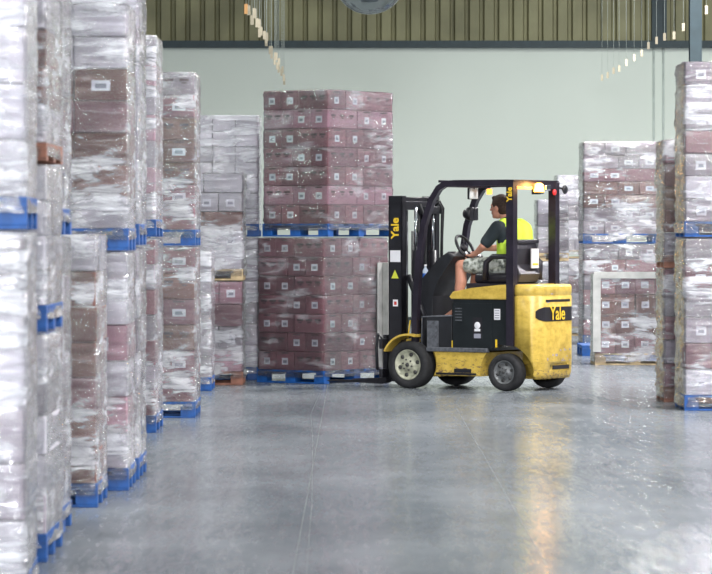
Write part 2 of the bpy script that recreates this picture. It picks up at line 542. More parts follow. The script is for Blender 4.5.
def carton_mesh(w, l, h, mat, marked=True, labelled=True):
    key = (round(w, 3), round(l, 3), round(h, 3), mat, marked, labelled)
    if key in CM: return CM[key]
    b = MB(); g = 0.0035
    b.box(-w / 2 + g, w / 2 - g, -l / 2 + g, l / 2 - g, 0.001, h - 0.005, 0.006)
    b.slot = 1
    if marked:
        for sx in (-1, 1):
            x0 = sx * (w / 2 - g)
            for k in (-0.3, 0.0, 0.3):
                b.box(min(x0, x0 + sx * 0.001), max(x0, x0 + sx * 0.001), k * l - 0.04, k * l + 0.04, h * 0.60, h * 0.72)
                b.box(min(x0, x0 + sx * 0.001), max(x0, x0 + sx * 0.001), k * l - 0.022, k * l + 0.022, h * 0.50, h * 0.56)
        b.box(-w * 0.18, w * 0.18, -l / 2 + g - 0.001, -l / 2 + g, h * 0.86, h * 0.93)
    if labelled:
        lw = min(0.045, w * 0.2); zc = h * 0.46
        b.slot = 2
        b.box(-lw, lw, -l / 2 + g - 0.0016, -l / 2 + g, zc - 0.04, zc + 0.04)
        b.slot = 3
        b.box(-lw * 0.6, lw * 0.6, -l / 2 + g - 0.0022, -l / 2 + g - 0.0015, zc - 0.018, zc + 0.012)
    CM[key] = b.mesh('carton', [M[mat], M['print'], M['label'], M['bar']])
    return CM[key]


LM = {}


def label_mesh(w, l, h, square=False):
    key = (round(w, 3), round(l, 3), round(h, 3), square)
    if key not in LM:
        b = MB(); lw, lh = (0.040, 0.036) if square else (0.058, 0.032); zc = h * 0.46; y = -l / 2 + 0.0035
        b.box(-lw, lw, y - 0.0016, y, zc - lh, zc + lh)
        b.slot = 1
        b.box(-lw * 0.6, lw * 0.6, y - 0.0022, y - 0.0015, zc - 0.018, zc + 0.012)
        LM[key] = b.mesh('shipping_label', [M['label'], M['bar']])
    return LM[key]


PM = {}


def pallet_meshes(w, d, mat, h):
    key = (round(w, 3), round(d, 3), mat, h)
    if key in PM: return PM[key]
    b = MB(); n = 7; bw = 0.10
    for i in range(n):
        y = bw / 2 + (d - bw) * i / (n - 1)
        b.box(0, w, y - bw / 2, y + bw / 2, h - 0.022, h - 0.001, 0.002)
    for i in range(3):
        x = 0.05 + (w - 0.10) * i / 2
        b.box(x - 0.05, x + 0.05, 0, d, h - 0.042, h - 0.0225)
    deck = b.mesh('pallet', M[mat])
    b = MB(); b.box(-0.065, 0.065, -0.05, 0.05, 0.018, h - 0.0425, 0.003); blk = b.mesh('block', M[mat])
    b = MB(); b.box(0, w, -0.05, 0.05, 0.001, 0.018, 0.002); bot = b.mesh('bottom_board', M[mat])
    PM[key] = (deck, blk, bot)
    return PM[key]


def build_pallet(parent, w, d, mat, h=0.14, x0=0.0, y0=0.0, z=0.0, name='pallet'):
    deck, blk, bot = pallet_meshes(w, d, mat, h)
    p = link(name, deck, parent, (x0, y0, z))
    for ix in range(3):
        for iy in range(3):
            link('block', blk, p, (0.065 + (w - 0.13) * ix / 2, 0.05 + (d - 0.10) * iy / 2, 0))
    for iy in range(3):
        link('bottom_board', bot, p, (0, 0.05 + (d - 0.10) * iy / 2, 0))
    return p


def film_mesh(w, d, z0, z1, mat, seed, amp=0.012, side=1.0, tier=0.2, drop=0.07, step=0.028):
    """a rounded box skin around w x d, wrinkled, from below the load (over the pallet deck) to just over its top"""
    bm = bmesh.new()
    rad = 0.03
    per = []
    cs = [(w - rad, rad, -90), (w - rad, d - rad, 0), (rad, d - rad, 90), (rad, rad, 180)]
    for ci, (cx, cy, a0) in enumerate(cs):
        for k in range(4):
            a = R(a0 + 30 * k)
            per.append((cx + rad * math.cos(a), cy + rad * math.sin(a), math.cos(a), math.sin(a), 1.0))
        nx_, ny_, a1 = cs[(ci + 1) % 4]
        a = R(a0 + 90)
        sx, sy = cx + rad * math.cos(a), cy + rad * math.sin(a)
        ex, ey = nx_ + rad * math.cos(a), ny_ + rad * math.sin(a)
        ln = math.hypot(ex - sx, ey - sy); n = max(2, int(ln / step))
        for k in range(1, n):
            t = k / n
            per.append((sx + (ex - sx) * t, sy + (ey - sy) * t, math.cos(a), math.sin(a), min(1, min(t, 1 - t) * 4)))
    rows = []
    zz = z0 - drop
    nz = int((z1 - z0 + drop) / 0.02)
    L = len(per)
    for i in range(nz + 1):
        z = z0 - drop + (z1 + 0.003 - z0 + drop) * i / nz
        ring = []
        for j, (px, py, nx, ny, edge) in enumerate(per):
            s = j / L * 4
            p3 = Vector((px * 1.7 + seed, py * 1.7, z * 5 + px * 3.0))
            r1 = 1 - abs(noise.noise(p3)) * 2
            r2 = 1 - abs(noise.noise(Vector((px * 5 + seed, py * 5, z * 9 - px * 7 + py * 5)))) * 2
            seam = math.exp(-(((z - z0) / tier - round((z - z0) / tier)) * tier / 0.022) ** 2)
            off = 0.008 + amp * (side if abs(nx) > 0.7 else 1.0) * (0.75 * max(0, r1) ** 3 + 0.5 * max(0, r2) ** 4) + 0.004 * noise.noise(Vector((px * 2, py * 2 + seed, z * 2)))
            off -= 0.007 * seam * (0.4 + 0.6 * edge)
            if z < z0: off += 0.010 * abs(noise.noise(Vector((s * 12, z * 20, seed)))) - 0.25 * (0)
            off = max(off, 0.003)
            ring.append(bm.verts.new((px + nx * off, py + ny * off, z + 0.01 * noise.noise(Vector((s * 3, seed, z * 2))) * (1 if i in (0,) else 0))))
        rows.append(ring)
    # gathered over the top edge
    for inset, dz in ((0.05, 0.006), (0.16, 0.003)):
        ring = []
        for j, (px, py, nx, ny, edge) in enumerate(per):
            qx = px + (w / 2 - px) * inset * 2; qy = py + (d / 2 - py) * inset * 2
            ring.append(bm.verts.new((qx, qy, z1 + 0.004 + dz * (0.4 + abs(noise.noise(Vector((px * 9, py * 9, seed))))))))
        rows.append(ring)
    for a, b_ in zip(rows, rows[1:]):
        for j in range(L):
            f = bm.faces.new((a[j], a[(j + 1) % L], b_[(j + 1) % L], b_[j])); f.smooth = True
    f = bm.faces.new(rows[-1]); f.smooth = True
    me = bpy.data.meshes.new('stretch_wrap'); bm.to_mesh(me); bm.free()
    me.materials.append(FILM[mat])
    return me


PALH = 0.14


def load(label, corner, side, w, d, z, top, tiers, mats, film='mid', pallet='blue', rz=0.0, pat='pin', nx=3, ny=2,
         marks=True, labels='mesh', group=None, hide_back=True, ltiers=None, jit=0.004, palh=0.14, over=0.008, amp=0.012, extra=None):
    """one pallet with its cartons and its film: a single thing. corner = front corner on the aisle side."""
    pw, pd = w + 2 * over, d + 2 * over
    t = thing('wrapped_pallet_load', label, 'pallet load', (corner[0], corner[1], z), rz, group)
    x0 = -w - over if side == 'L' else over      # load starts here in local x
    y0 = over
    build_pallet(t, pw, pd, pallet, palh, x0 - over, 0.0, 0.0)
    th = (top - z - palh) / tiers
    rnd = random.Random(hash(label) % 1000 if False else sum(map(ord, label)))
    for k in range(tiers):
        mat = mats[(tiers - 1 - k) % len(mats)] if len(mats) > 1 else mats[0]
        zz = palh + k * th
        items = []
        if pat == 'pin':
            a, c = 0.55 * w, 0.45 * w; e, f = 0.55 * d, 0.45 * d
            for q in (0, 1):
                items.append((a * (0.25 + 0.5 * q), f / 2, 0, a / 2, f))                      # ends face the front
                items.append((a + c / 2, e * (0.25 + 0.5 * q), 90, e / 2, c))                  # ends face right
                items.append((c / 2, f + e * (0.25 + 0.5 * q), 270, e / 2, c))                 # ends face left
                if not hide_back:
                    items.append((c + a * (0.25 + 0.5 * q), e + f / 2, 180, a / 2, f))
            if k % 2:
                items = [(w - x, y, {0: 0, 90: 270, 270: 90, 180: 180}[r], ww, ll) for (x, y, r, ww, ll) in items]
        else:
            for ix in range(nx):
                for iy in range(ny):
                    if 0 < ix < nx - 1 and 0 < iy: continue
                    items.append((w * (ix + 0.5) / nx, d * (iy + 0.5) / ny, 0, w / nx, d / ny))
        for (x, y, r, ww, ll) in items:
            jx, jy = rnd.uniform(-jit, jit), rnd.uniform(-jit, jit)
            mm = mat if isinstance(mat, str) else mat[rnd.randrange(len(mat))]
            x = min(max(x + jx, ww * 0 + 0), w); 
            c_ = link('carton', carton_mesh(ww, ll, th, mm, marks, labels == 'mesh' and (ltiers is None or k in ltiers)), t, (x0 + x, y0 + y + jy, zz), (0, 0, R(r)))
            if labels == 'part' and (ltiers is None or k in ltiers):
                link('shipping_label', label_mesh(ww, ll, th, group == BIG), c_)
    link('stretch_wrap', film_mesh(w, d, palh, top - z, film, rnd.uniform(0, 50), amp, 0.25 if group == LEFT else 1.0, th * (1 if th > 0.17 else 2), 0.105 if group == RIGHT and palh > 0.12 else 0.07), t, (x0, y0, 0))
    if extra: extra(t, x0, y0, th)
    return t


def C(px, y):      # a point on the floor: picture column and depth
    return ((px - CX) * y / F, y)


BIG = 'big brown stack seen corner-on behind the forks'
LEFT = 'wrapped pallet loads along the left side of the aisle'
RIGHT = 'wrapped pallet loads on the right side of the hall'
WH = ['white']
# --- left row, nearest first
c = C(27, 14.4)
load('lower white wrapped load at the left edge, nearest to the viewer', c, 'L', 1.0, 0.95, 0, 1.60, 6, [('white', 'grey', 'white')], 'milky', rz=R(2.7), pat='grid', nx=2, ny=2, marks=False, labels='none', group=LEFT, amp=0.009)
load('upper white wrapped load at the left edge on a bright blue pallet', c, 'L', 1.0, 0.95, 1.615, 3.2, 6, ['white'], 'milky', rz=R(2.7), pat='grid', nx=2, ny=2, marks=False, labels='none', group=LEFT, amp=0.009)
c = C(46.5, 16.5)
load('bottom load of the narrow second stack, its film bunched at the floor', c, 'L', 1.0, 0.9, 0, 1.10, 5, ['white', 'grey', ('white', 'brown')], 'milky', pat='grid', nx=3, ny=2, marks=False, labels='none', group=LEFT, jit=0.010, amp=0.006)
load('middle load of the narrow second stack on a blue pallet', c, 'L', 1.0, 0.9, 1.12, 1.93, 4, ['white'], 'milky', pat='grid', nx=3, ny=2, marks=False, labels='none', group=LEFT, jit=0.010, amp=0.006, palh=0.13)
load('top load of the narrow second stack on a reddish wooden pallet', c, 'L', 1.0, 0.9, 1.95, 3.15, 6, ['white', 'grey', 'white', 'brown', 'brown', 'white'], 'mid', 'redwood', pat='grid', nx=3, ny=2, marks=False, labels='none', group=LEFT, jit=0.010, amp=0.006, palh=0.09)
c = (-1.56, 17.75)
load('lower load mostly hidden behind the narrow second stack', c, 'L', 0.94, 0.9, 0, 1.575, 7, ['grey'], 'mid', marks=False, labels='none', group=LEFT)
load('upper load behind the narrow second stack, blue pallet corner sticking out', c, 'L', 0.94, 0.9, 1.59, 3.2, 7, ['grey'], 'mid', marks=False, labels='none', group=LEFT)
c = C(97.5, 19.8)
load('single brown wrapped load with a bulging silver top, only one high', c, 'L', 0.98, 0.78, 0, 1.585, 7, ['white', 'brown', 'brown', 'brown', 'mauve', 'brown', 'brown'], 'mid', group=LEFT, labels='none', marks=False, hide_back=False, jit=0.01, amp=0.022)
c = C(128.5, 21.1)
load('lower load beside the single brown one, white with a pink label tier', c, 'L', 1.0, 0.70, 0, 1.475, 6, ['white', 'white', 'pink', 'white', 'pink', 'white'], 'mid', group=LEFT, pat='grid', nx=3, ny=2, marks=False, ltiers=(3,))
load('upper load with three brown tiers between white ones and a paper label', c, 'L', 1.0, 0.70, 1.49, 3.02, 7, ['white', 'white', 'brown', 'mauve', 'brown', 'brown', 'white'], 'mid', group=LEFT, pat='grid', nx=3, ny=2, marks=False, labels='part', ltiers=(4,), amp=0.010)
c = C(139, 22.05)
load('lower load of the silvery stack behind the brown and white one', c, 'L', 1.0, 0.78, 0, 1.50, 6, ['grey', 'white'], 'mid', group=LEFT, marks=False, labels='none', amp=0.018)
load('upper load of the silvery stack rising out of the picture', c, 'L', 1.0, 0.78, 1.52, 3.35, 8, ['white', 'white', 'grey'], 'mid', group=LEFT, marks=False, labels='none', amp=0.018)
c = (-1.60, 27.2)
load('lower load of the slim stack seen edge-on in the left row', c, 'L', 1.0, 1.0, 0, 1.55, 7, ['mauve', 'grey'], 'mid', group=LEFT, marks=False, labels='none', amp=0.018)
load('upper load of the slim edge-on stack with warm glints on its film', c, 'L', 1.0, 1.0, 1.57, 3.18, 7, ['grey', 'pink'], 'milky', group=LEFT, marks=False, labels='none', amp=0.012)
c = C(195.5, 29.4)
load('lower brown load shining with film at the last corner of the left row', c, 'L', 1.0, 0.95, 0, 1.475, 6, ['mauve', 'brown', 'mauve', 'brown', 'mauve', 'mauve'], 'mid', group=LEFT, labels='part', amp=0.014)
load('upper brown load with small white labels and a silvery top', c, 'L', 1.0, 0.95, 1.49, 2.99, 7, ['grey', 'mauve', 'brown', 'brown', 'brown', 'mauve', 'mauve'], 'mid', group=LEFT, labels='part', amp=0.014)
c = C(211.5, 34.4)
load('low silvery load peeking out behind the brown corner stack', c, 'L', 0.9, 0.8, 0, 1.42, 6, ['grey'], 'milky', group=LEFT, marks=False, labels='none')
FAR = 'pallet loads in the left background'
c = C(243, 35.8)
load('lower grey load on a reddish wooden pallet at left back', c, 'L', 0.9, 0.8, 0, 1.09, 4, ['pink', 'mauve', 'grey', 'pink'], 'mid', 'redwood', group=FAR, labels='mesh', marks=False)
load('upper load on raw wood pallet, one brown tier under bunched film', c, 'L', 0.9, 0.8, 1.10, 2.23, 5, ['white', 'white', 'brown', 'white', 'white'], 'mid', 'wood', group=FAR, labels='mesh', marks=False, palh=0.12, amp=0.02)
c = C(259, 37.05)
load('lower pale load between the left back stack and the big brown stack', c, 'L', 1.0, 0.9, 0, 1.55, 6, [('white', 'grey')], 'milky', group=FAR, marks=False, labels='none')
load('tall white upper load on a blue pallet left of the big brown stack', c, 'L', 1.0, 0.9, 1.56, 2.88, 7, ['white'], 'milky', group=FAR, marks=False, labels='none', pat='grid', nx=4, ny=2)


# --- the big brown stack seen corner-on
def corner_board(t, x0, y0, th):
    # white cardboard edge board leaning round the load near its right hand corner
    b = MB()
    b.box(0.93, 0.955, 0, 0.01, 0, 1.14)
    m = Matrix.Translation((0.87 + 0.022, 0, 0))
    b = MB()
    b.box(0, 0.012, 0.96, 1.06, 0.02, 1.15).box(0.012, 0.085, 1.05, 1.06, 0.02, 1.15).box(0, 0.014, 1.06, 1.20, 1.085, 1.15).box(0.014, 0.020, 1.075, 1.11, 0.40, 1.085)
    o = part('corner_board', b, M['board'], t, 'white cardboard edge board standing against the right face', loc=(x0 + 0.87 + 0.022, y0, 0.13))


kx, ky = C(324, 35.95)
load('lower half of the big brown stack behind the forklift mast, on blue pallet', (kx, ky), 'L', 0.87, 1.20, 0, 1.545, 7, ['mauve'], 'clear', rz=R(-35), labels='part', group=BIG, hide_back=False, extra=corner_board, over=0.008)
kx, ky = C(328, 35.98)
load('upper half of the big brown stack, rows of white labels above the mast', (kx, ky), 'L', 0.85, 1.22, 1.56, 3.12, 7, ['mauve', 'pink', 'mauve', 'mauve'], 'clear', rz=R(-35), labels='part', group=BIG, hide_back=False, over=0.008)

# --- right side
c = C(684.5, 30.6)
load('lower silvery load at the right edge standing on a blue pallet', c, 'R', 1.05, 0.9, 0, 1.55, 6, ['grey', 'mauve', 'grey', 'grey', 'mauve', 'white'], 'mid', group=RIGHT, amp=0.02, marks=False)
load('tallest upper load at the right edge wrapped in crinkled silvery film', c, 'R', 1.05, 0.9, 1.565, 3.14, 7, ['grey', 'white', 'grey', 'mauve', 'grey', 'white', 'grey'], 'mid', group=RIGHT, amp=0.02, marks=False)
c = C(664, 32.2)
load('lower load of the slim stack half hidden by the right edge stack', c, 'R', 0.95, 0.8, 0, 1.26, 5, ['mauve', 'grey'], 'mid', 'redwood', group=RIGHT, marks=False, labels='none', amp=0.025)
load('upper load of the slim right stack, gold glints, on reddish wood', c, 'R', 0.95, 0.8, 1.27, 2.48, 5, ['mauve', 'brown', 'tan', 'brown', 'grey'], 'mid', 'redwood', group=RIGHT, marks=False, labels='none', palh=0.12, amp=0.025)
c = C(583, 48.6)
load('lower load of the square back stack, partly behind a shorter load', c, 'R', 1.10, 0.95, 0, 1.44, 6, ['grey', 'mauve'], 'mid', group=RIGHT, marks=False)
load('upper load of the square back stack with brown tiers and glossy top', c, 'R', 1.10, 0.95, 1.45, 2.90, 7, ['grey', 'grey', 'mauve', 'brown', 'brown', 'grey', 'grey'], 'mid', group=RIGHT, marks=False, labels='part')


def front_frame(t, x0, y0, th):
    b = MB()
    b.box(-0.02, 0.06, -0.030, -0.018, 0.03, 0.97).box(-0.032, -0.02, -0.030, 0.07, 0.03, 0.97)
    part('corner_board', b, M['board'], t, 'white cardboard edge board down the left corner', loc=(x0, y0, 0.13))
    b = MB(); b.box(-0.02, 0.94, -0.034, -0.020, 0.92, 1.0)
    part('top_board', b, M['board'], t, 'pale board along the top front edge', loc=(x0, y0, 0.13))


c = C(595, 41.2)
load('short brown load with dark-printed cartons on a raw wood pallet, one high', c, 'R', 0.96, 0.8, 0, 1.10, 4, ['mauve', 'brown', 'brown', 'mauve'], 'mid', 'wood', group=RIGHT, pat='grid', nx=4, ny=2, hide_back=False, extra=front_frame, amp=0.014)
c = C(582, 44.2)
t = thing('empty_pallet', 'empty blue pallet on the floor behind the short brown load', 'pallet', (c[0], c[1], 0))
build_pallet(t, 1.0, 1.0, 'blue', name='deck')
c = C(537, 51.0)
load('narrow pale lower load in the background right of the forklift cab', c, 'R', 0.46, 0.8, 0, 1.17, 4, ['white', 'grey'], 'milky', 'wood', group=RIGHT, marks=False, labels='none', pat='grid', nx=2, ny=2)
load('narrow pale upper load on raw wood seen through the cab', c, 'R', 0.46, 0.8, 1.18, 2.10, 4, ['white', 'grey'], 'mid', 'wood', group=RIGHT, marks=False, labels='none', pat='grid', nx=2, ny=2, palh=0.12)
c = C(557, 53.0)
load('farthest lower white load behind the rear of the forklift', c, 'R', 1.0, 0.9, 0, 1.20, 4, ['white', 'mauve', 'white', 'grey'], 'milky', 'wood', group=RIGHT, marks=False, labels='none')
load('farthest upper white load beside the orange beacon', c, 'R', 1.0, 0.9, 1.21, 2.50, 5, ['white', 'white', 'grey'], 'milky', 'wood', group=RIGHT, marks=False, labels='none', palh=0.12)


# ------------------------------------------------------------------ things hanging from the roof
def tag_meshes(col, hh, ww, zl):
    b = MB(); b.box(-ww / 2, ww / 2, -0.004, 0.004, -hh, 0)
    tm = b.mesh('hanging_tag', M[col])
    b = MB(); b.tube([(0, 0, 0), (0, 0, zl)], 0.0025, 5); sm = b.mesh('string', M['string'])
    return tm, sm


rn = random.Random(3)
for side_, X, y_a, n in (('left', -1.20, 37.0, 26), ('right', 4.08, 39.5, 14)):
    for i in range(n):
        yy = y_a + i * (56.5 - y_a) / (n - 1)
        near = side_ == 'left' and i < 3
        hh = 0.11 if side_ == 'left' else 0.10
        ww = 0.036
        zz = 4.22 + rn.uniform(-0.05, 0.05) - (0.10 if near else 0)
        tm, sm = tag_meshes('orangetag' if i == 0 and side_ == 'left' else 'tag', hh, ww, 8.0 - zz)
        o = link('hanging_tag', tm, None, (X + rn.uniform(-0.03, 0.03), yy, zz), (0, 0, rn.uniform(-0.4, 0.4)))
        if i == 0 and side_ == 'left':
            tag(o, 'orange bay tag on a string, nearest of the left hanging row', 'tag', 'bay tags hanging on the left')
        else:
            tag(o, 'small cream bay tag hanging on a string in the %s row under the roof' % side_, 'tag', 'bay tags hanging on the ' + side_)
        link('string', sm, o)

b = MB()
t = thing('dome_mirror', 'clear round dome hanging at the top centre before the ribbed sheeting', 'dome', (0.16, 40.0, 4.17))
prof = [(0.0, 0.0)] + [(0.41 * math.sin(R(a)), 0.38 * (1 - math.cos(R(a)))) for a in range(8, 91, 8)]
b.lathe(prof, 40)
part('dome_shell', b, M['dome'], t, smooth=True)
b = MB(); b.lathe([(0.41, 0.375), (0.43, 0.38), (0.43, 0.41), (0.40, 0.41), (0.40, 0.375)], 40); part('rim', b, M['chrome'], t, smooth=True)
b = MB(); b.lathe([(0.0, 0.14), (0.10, 0.15), (0.13, 0.22), (0.13, 0.37), (0.06, 0.55), (0, 0.55)], 20); part('lamp_socket', b, M['steel'], t, smooth=True)
b = MB(); b.tube([(0, 0, 0.5), (0, 0, 3.83)], 0.012, 8); part('suspension_rod', b, M['steel'], t)

# ------------------------------------------------------------------ forklift (u forward, v to the driver's left, z up)
TH = 33.0
FL = thing('forklift', 'yellow and black forklift with lit orange beacon, driven by a person', 'forklift',
           (1.76, 34.8, 0), R(180 - TH))


def arc(cu, cz, r, a0, a1, n=10):
    return [(cu + r * math.cos(R(a0 + (a1 - a0) * i / n)), cz + r * math.sin(R(a0 + (a1 - a0) * i / n))) for i in range(n + 1)]


# lower chassis, with both wheel arches
b = MB()
poly = [(0.30, 0.14), (0.84, 0.14)] + arc(1.125, 0.25, 0.31, 200, 150, 6) + [(0.92, 0.385), (0.22, 0.385)] + arc(0.0, 0.19, 0.29, 42, 4, 5)
b.prism(poly, -0.46, 0.46, bev=0.008)
b.box(0.86, 1.38, -0.28, 0.28, 0.12, 0.50)
part('chassis', b, M['yellow'], FL)
b = MB()
for s in (1, -1):
    b.box(0.34, 0.82, s * 0.462 - 0.004, s * 0.462 + 0.004, 0.15, 0.172)
b.box(0.40, 0.60, 0.455, 0.468, 0.175, 0.215)
part('side_skid', b, M['black'], FL)
# black body sides
b = MB()
poly = [(0.22, 0.40), (0.62, 0.40), (0.62, 0.93), (-0.09, 0.93), (-0.09, 0.455)] + arc(0.0, 0.19, 0.285, 108, 48, 6)
b.prism(poly, -0.455, 0.455, bev=0.01)
pn = part('battery_compartment', b, M['panel'], FL)
b = MB(); b.box(0.16, 0.62, 0.456, 0.462, 0.43, 0.885, 0.002); part('side_door', b, M['panel'], FL)
# worn grey step strip along the sill
b = MB()
for s in (1, -1):
    b.box(0.20, 0.93, s * 0.45 - 0.03, s * 0.45 + 0.03, 0.385, 0.43, 0.008)
part('sill', b, M['step'], FL)
# footwell with panelled front
b = MB(); b.box(0.62, 1.0, -0.42, 0.42, 0.40, 0.62, 0.01).box(0.95, 1.02, -0.42, 0.42, 0.40, 0.74, 0.01)
b.box(0.64, 0.94, 0.40, 0.44, 0.40, 0.75, 0.01)
part('footwell', b, M['dark'], FL)
b = MB(); b.tube([(1.01, 0.44, 0.40), (1.0, 0.44, 0.74), (0.64, 0.44, 0.755)], 0.010, 8); part('grab_rail', b, M['step'], FL)
b = MB(); b.box(0.80, 0.94, 0.441, 0.447, 0.42, 0.70, 0.004); part('access_cover', b, M['step'], FL)
# yellow hood under the seat
b = MB()
poly = [(0.64, 0.925), (0.66, 0.95), (0.62, 1.0), (0.40, 1.04), (0.05, 1.075), (-0.09, 1.08), (-0.09, 0.925)]
b.prism(poly, -0.47, 0.47, bev=0.012)
part('battery_hood', b, M['yellow'], FL)


# counterweight: rounded plan, boolean wheel arches
def counterweight():
    pts = []
    r = 0.20; hw = 0.445; re = -0.345
    pts.append((-0.10, hw)); 
    for i in range(9):
        a = R(90 + 90 * i / 8); pts.append((re + r + r * math.cos(a), hw - r + r * math.sin(a)))
    for i in range(9):
        a = R(180 + 90 * i / 8); pts.append((re + r + r * math.cos(a), -hw + r + r * math.sin(a)))
    pts.append((-0.10, -hw))
    b = MB()
    # stacked so that the body tucks in at the foot and rounds at the top
    cz = [(0.12, 0.93), (0.17, 0.985), (0.30, 1.0), (0.955, 1.0), (0.96, 0.985), (0.972, 0.985), (0.977, 1.0), (1.05, 1.0), (1.075, 0.96)]
    rings = [[b.bm.verts.new((-0.10 + (p[0] + 0.10) * s, p[1] * s, z)) for p in pts] for z, s in cz]
    n = len(pts)
    for a_, c_ in zip(rings, rings[1:]):
        for j in range(n):
            f = b.bm.faces.new((a_[j], a_[(j + 1) % n], c_[(j + 1) % n], c_[j])); f.smooth = True
    b.bm.faces.new(rings[0]); b.bm.faces.new(rings[-1])
    me = b.mesh('counterweight', M['yellow'])
    k = MB()
    for s in (1, -1):
        k.lathe([(0, -0.14), (0.285, -0.14), (0.285, 0.14), (0, 0.14)], 40, Matrix.Translation((0.0, s * 0.42, 0.19)) @ Matrix.Rotation(R(90), 4, 'X'))
    k.box(-0.40, -0.33, -0.20, 0.06, 0.235, 0.275)
    ko = link('cutter', k.mesh('cutter', M['black']))
    me2 = bake(me, [('BOOLEAN', {'operation': 'DIFFERENCE', 'object': ko, 'solver': 'EXACT'})], (ko,))
    me2.materials.clear(); me2.materials.append(M['yellow'])
    return me2


CW = link('counterweight', counterweight(), FL)
b = MB()
def rearx(v, off=0.0):      # surface of the rear of the counterweight at side position v
    hw, r, re = 0.445, 0.20, -0.345
    a = abs(v)
    if a <= hw - r: return re - off, 0.0
    q = min(1.0, (a - (hw - r)) / r)
    return re + r - math.sqrt(max(0, r * r - (q * r) ** 2)) - off, 0.0
def rear_patch(vs, zs, off, thick=0.004):
    bm = bmesh.new(); g = []
    for o2 in (off, off - thick):
        g.append([[bm.verts.new((rearx(v, o2)[0], v, z)) for z in zs] for v in vs])
    for i in range(len(vs) - 1):
        for j in range(len(zs) - 1):
            bm.faces.new((g[0][i][j], g[0][i + 1][j], g[0][i + 1][j + 1], g[0][i][j + 1]))
            bm.faces.new((g[1][i][j], g[1][i][j + 1], g[1][i + 1][j + 1], g[1][i + 1][j]))
    bmesh.ops.recalc_face_normals(bm, faces=bm.faces[:])
    me = bpy.data.meshes.new('patch'); bm.to_mesh(me); bm.free()
    return me
# black decal plate with yellow name on the rear face
vs = [0.37 - 0.67 * i / 24 for i in range(25)]
me = rear_patch(vs, [0.705, 0.72, 0.80, 0.835, 0.85], 0.006); me.materials.append(M['decal'])
for v_ in me.vertices:      # rounded, narrowing left end
    q_ = min(1.0, (0.37 - v_.co.y) / 0.10)
    v_.co.z = 0.775 + (v_.co.z - 0.775) * (0.45 + 0.55 * math.sqrt(max(0, q_)))
dc = link('rear_decal', me, CW, label='black decal plate with yellow lettering')
tx = text_mesh('Yale', 0.19, 0.003, 0.002)
for v in tx.vertices:
    x, y, z = v.co
    vv = 0.02 - x * 0.92
    v.co = (rearx(vv)[0] - 0.016 - max(0, z), vv, 0.778 + y)
link('lettering', tx, dc)
me = rear_patch([0.24 - 0.5 * i / 16 for i in range(17)], [0.900, 0.925], 0.003); me.materials.append(M['decal'])
link('vent_slot', me, CW)
me = rear_patch([0.10 - 0.34 * i / 12 for i in range(13)], [0.215, 0.255], 0.004); me.materials.append(M['decal'])
link('tow_slot', me, CW)
rn = random.Random(5)
for i in range(16):
    v0 = rn.uniform(-0.25, 0.22); z0_ = rn.choice([rn.uniform(0.28, 0.37), rn.uniform(0.28, 0.37), rn.uniform(0.86, 0.99), 0.4])
    ww_, hh_ = rn.uniform(0.015, 0.055), rn.uniform(0.008, 0.03)
    me = rear_patch([v0, v0 - ww_ / 2, v0 - ww_], [z0_, z0_ + hh_], 0.0025, 0.001); me.materials.append(M['scrape'])
    link('paint_scrape', me, CW)

# overhead guard: four legs and the roof grid
b = MB()
for s in (1, -1):
    v = s * 0.43
    b.tube([(1.09, v, 0.42), (1.085, v, 0.70), (1.045, v, 1.32), (0.985, v, 1.68), (0.885, v, 1.94), (0.80, v, 2.06), (0.72, v, 2.105), (0.60, v, 2.11), (-0.02, v, 2.11)], 0.031, square=True)
    b.tube([(-0.06, v, 0.46 if s == 1 else 0.95), (-0.06, v, 2.12)], 0.042, square=True)
b.tube([(0.74, -0.43, 2.10), (0.74, 0.43, 2.10)], 0.030, square=True)
b.tube([(0.80, -0.43, 2.13), (0.80, 0.43, 2.13)], 0.012, square=True)
b.tube([(-0.06, -0.43, 2.09), (-0.06, 0.43, 2.09)], 0.036, square=True)
for k in range(5):
    v = -0.30 + 0.15 * k
    b.box(-0.06, 0.74, v - 0.012, v + 0.012, 2.095, 2.135)
b.box(-0.10, 0.16, -0.46, 0.46, 2.125, 2.14)
GD = part('overhead_guard', b, M['guard'], FL)
me = text_mesh('Yale', 0.085, 0.002, 0.002, 0.0)
link('lettering', me, GD, (-0.06, 0.475, 1.99), (R(90), R(-90), R(180)))

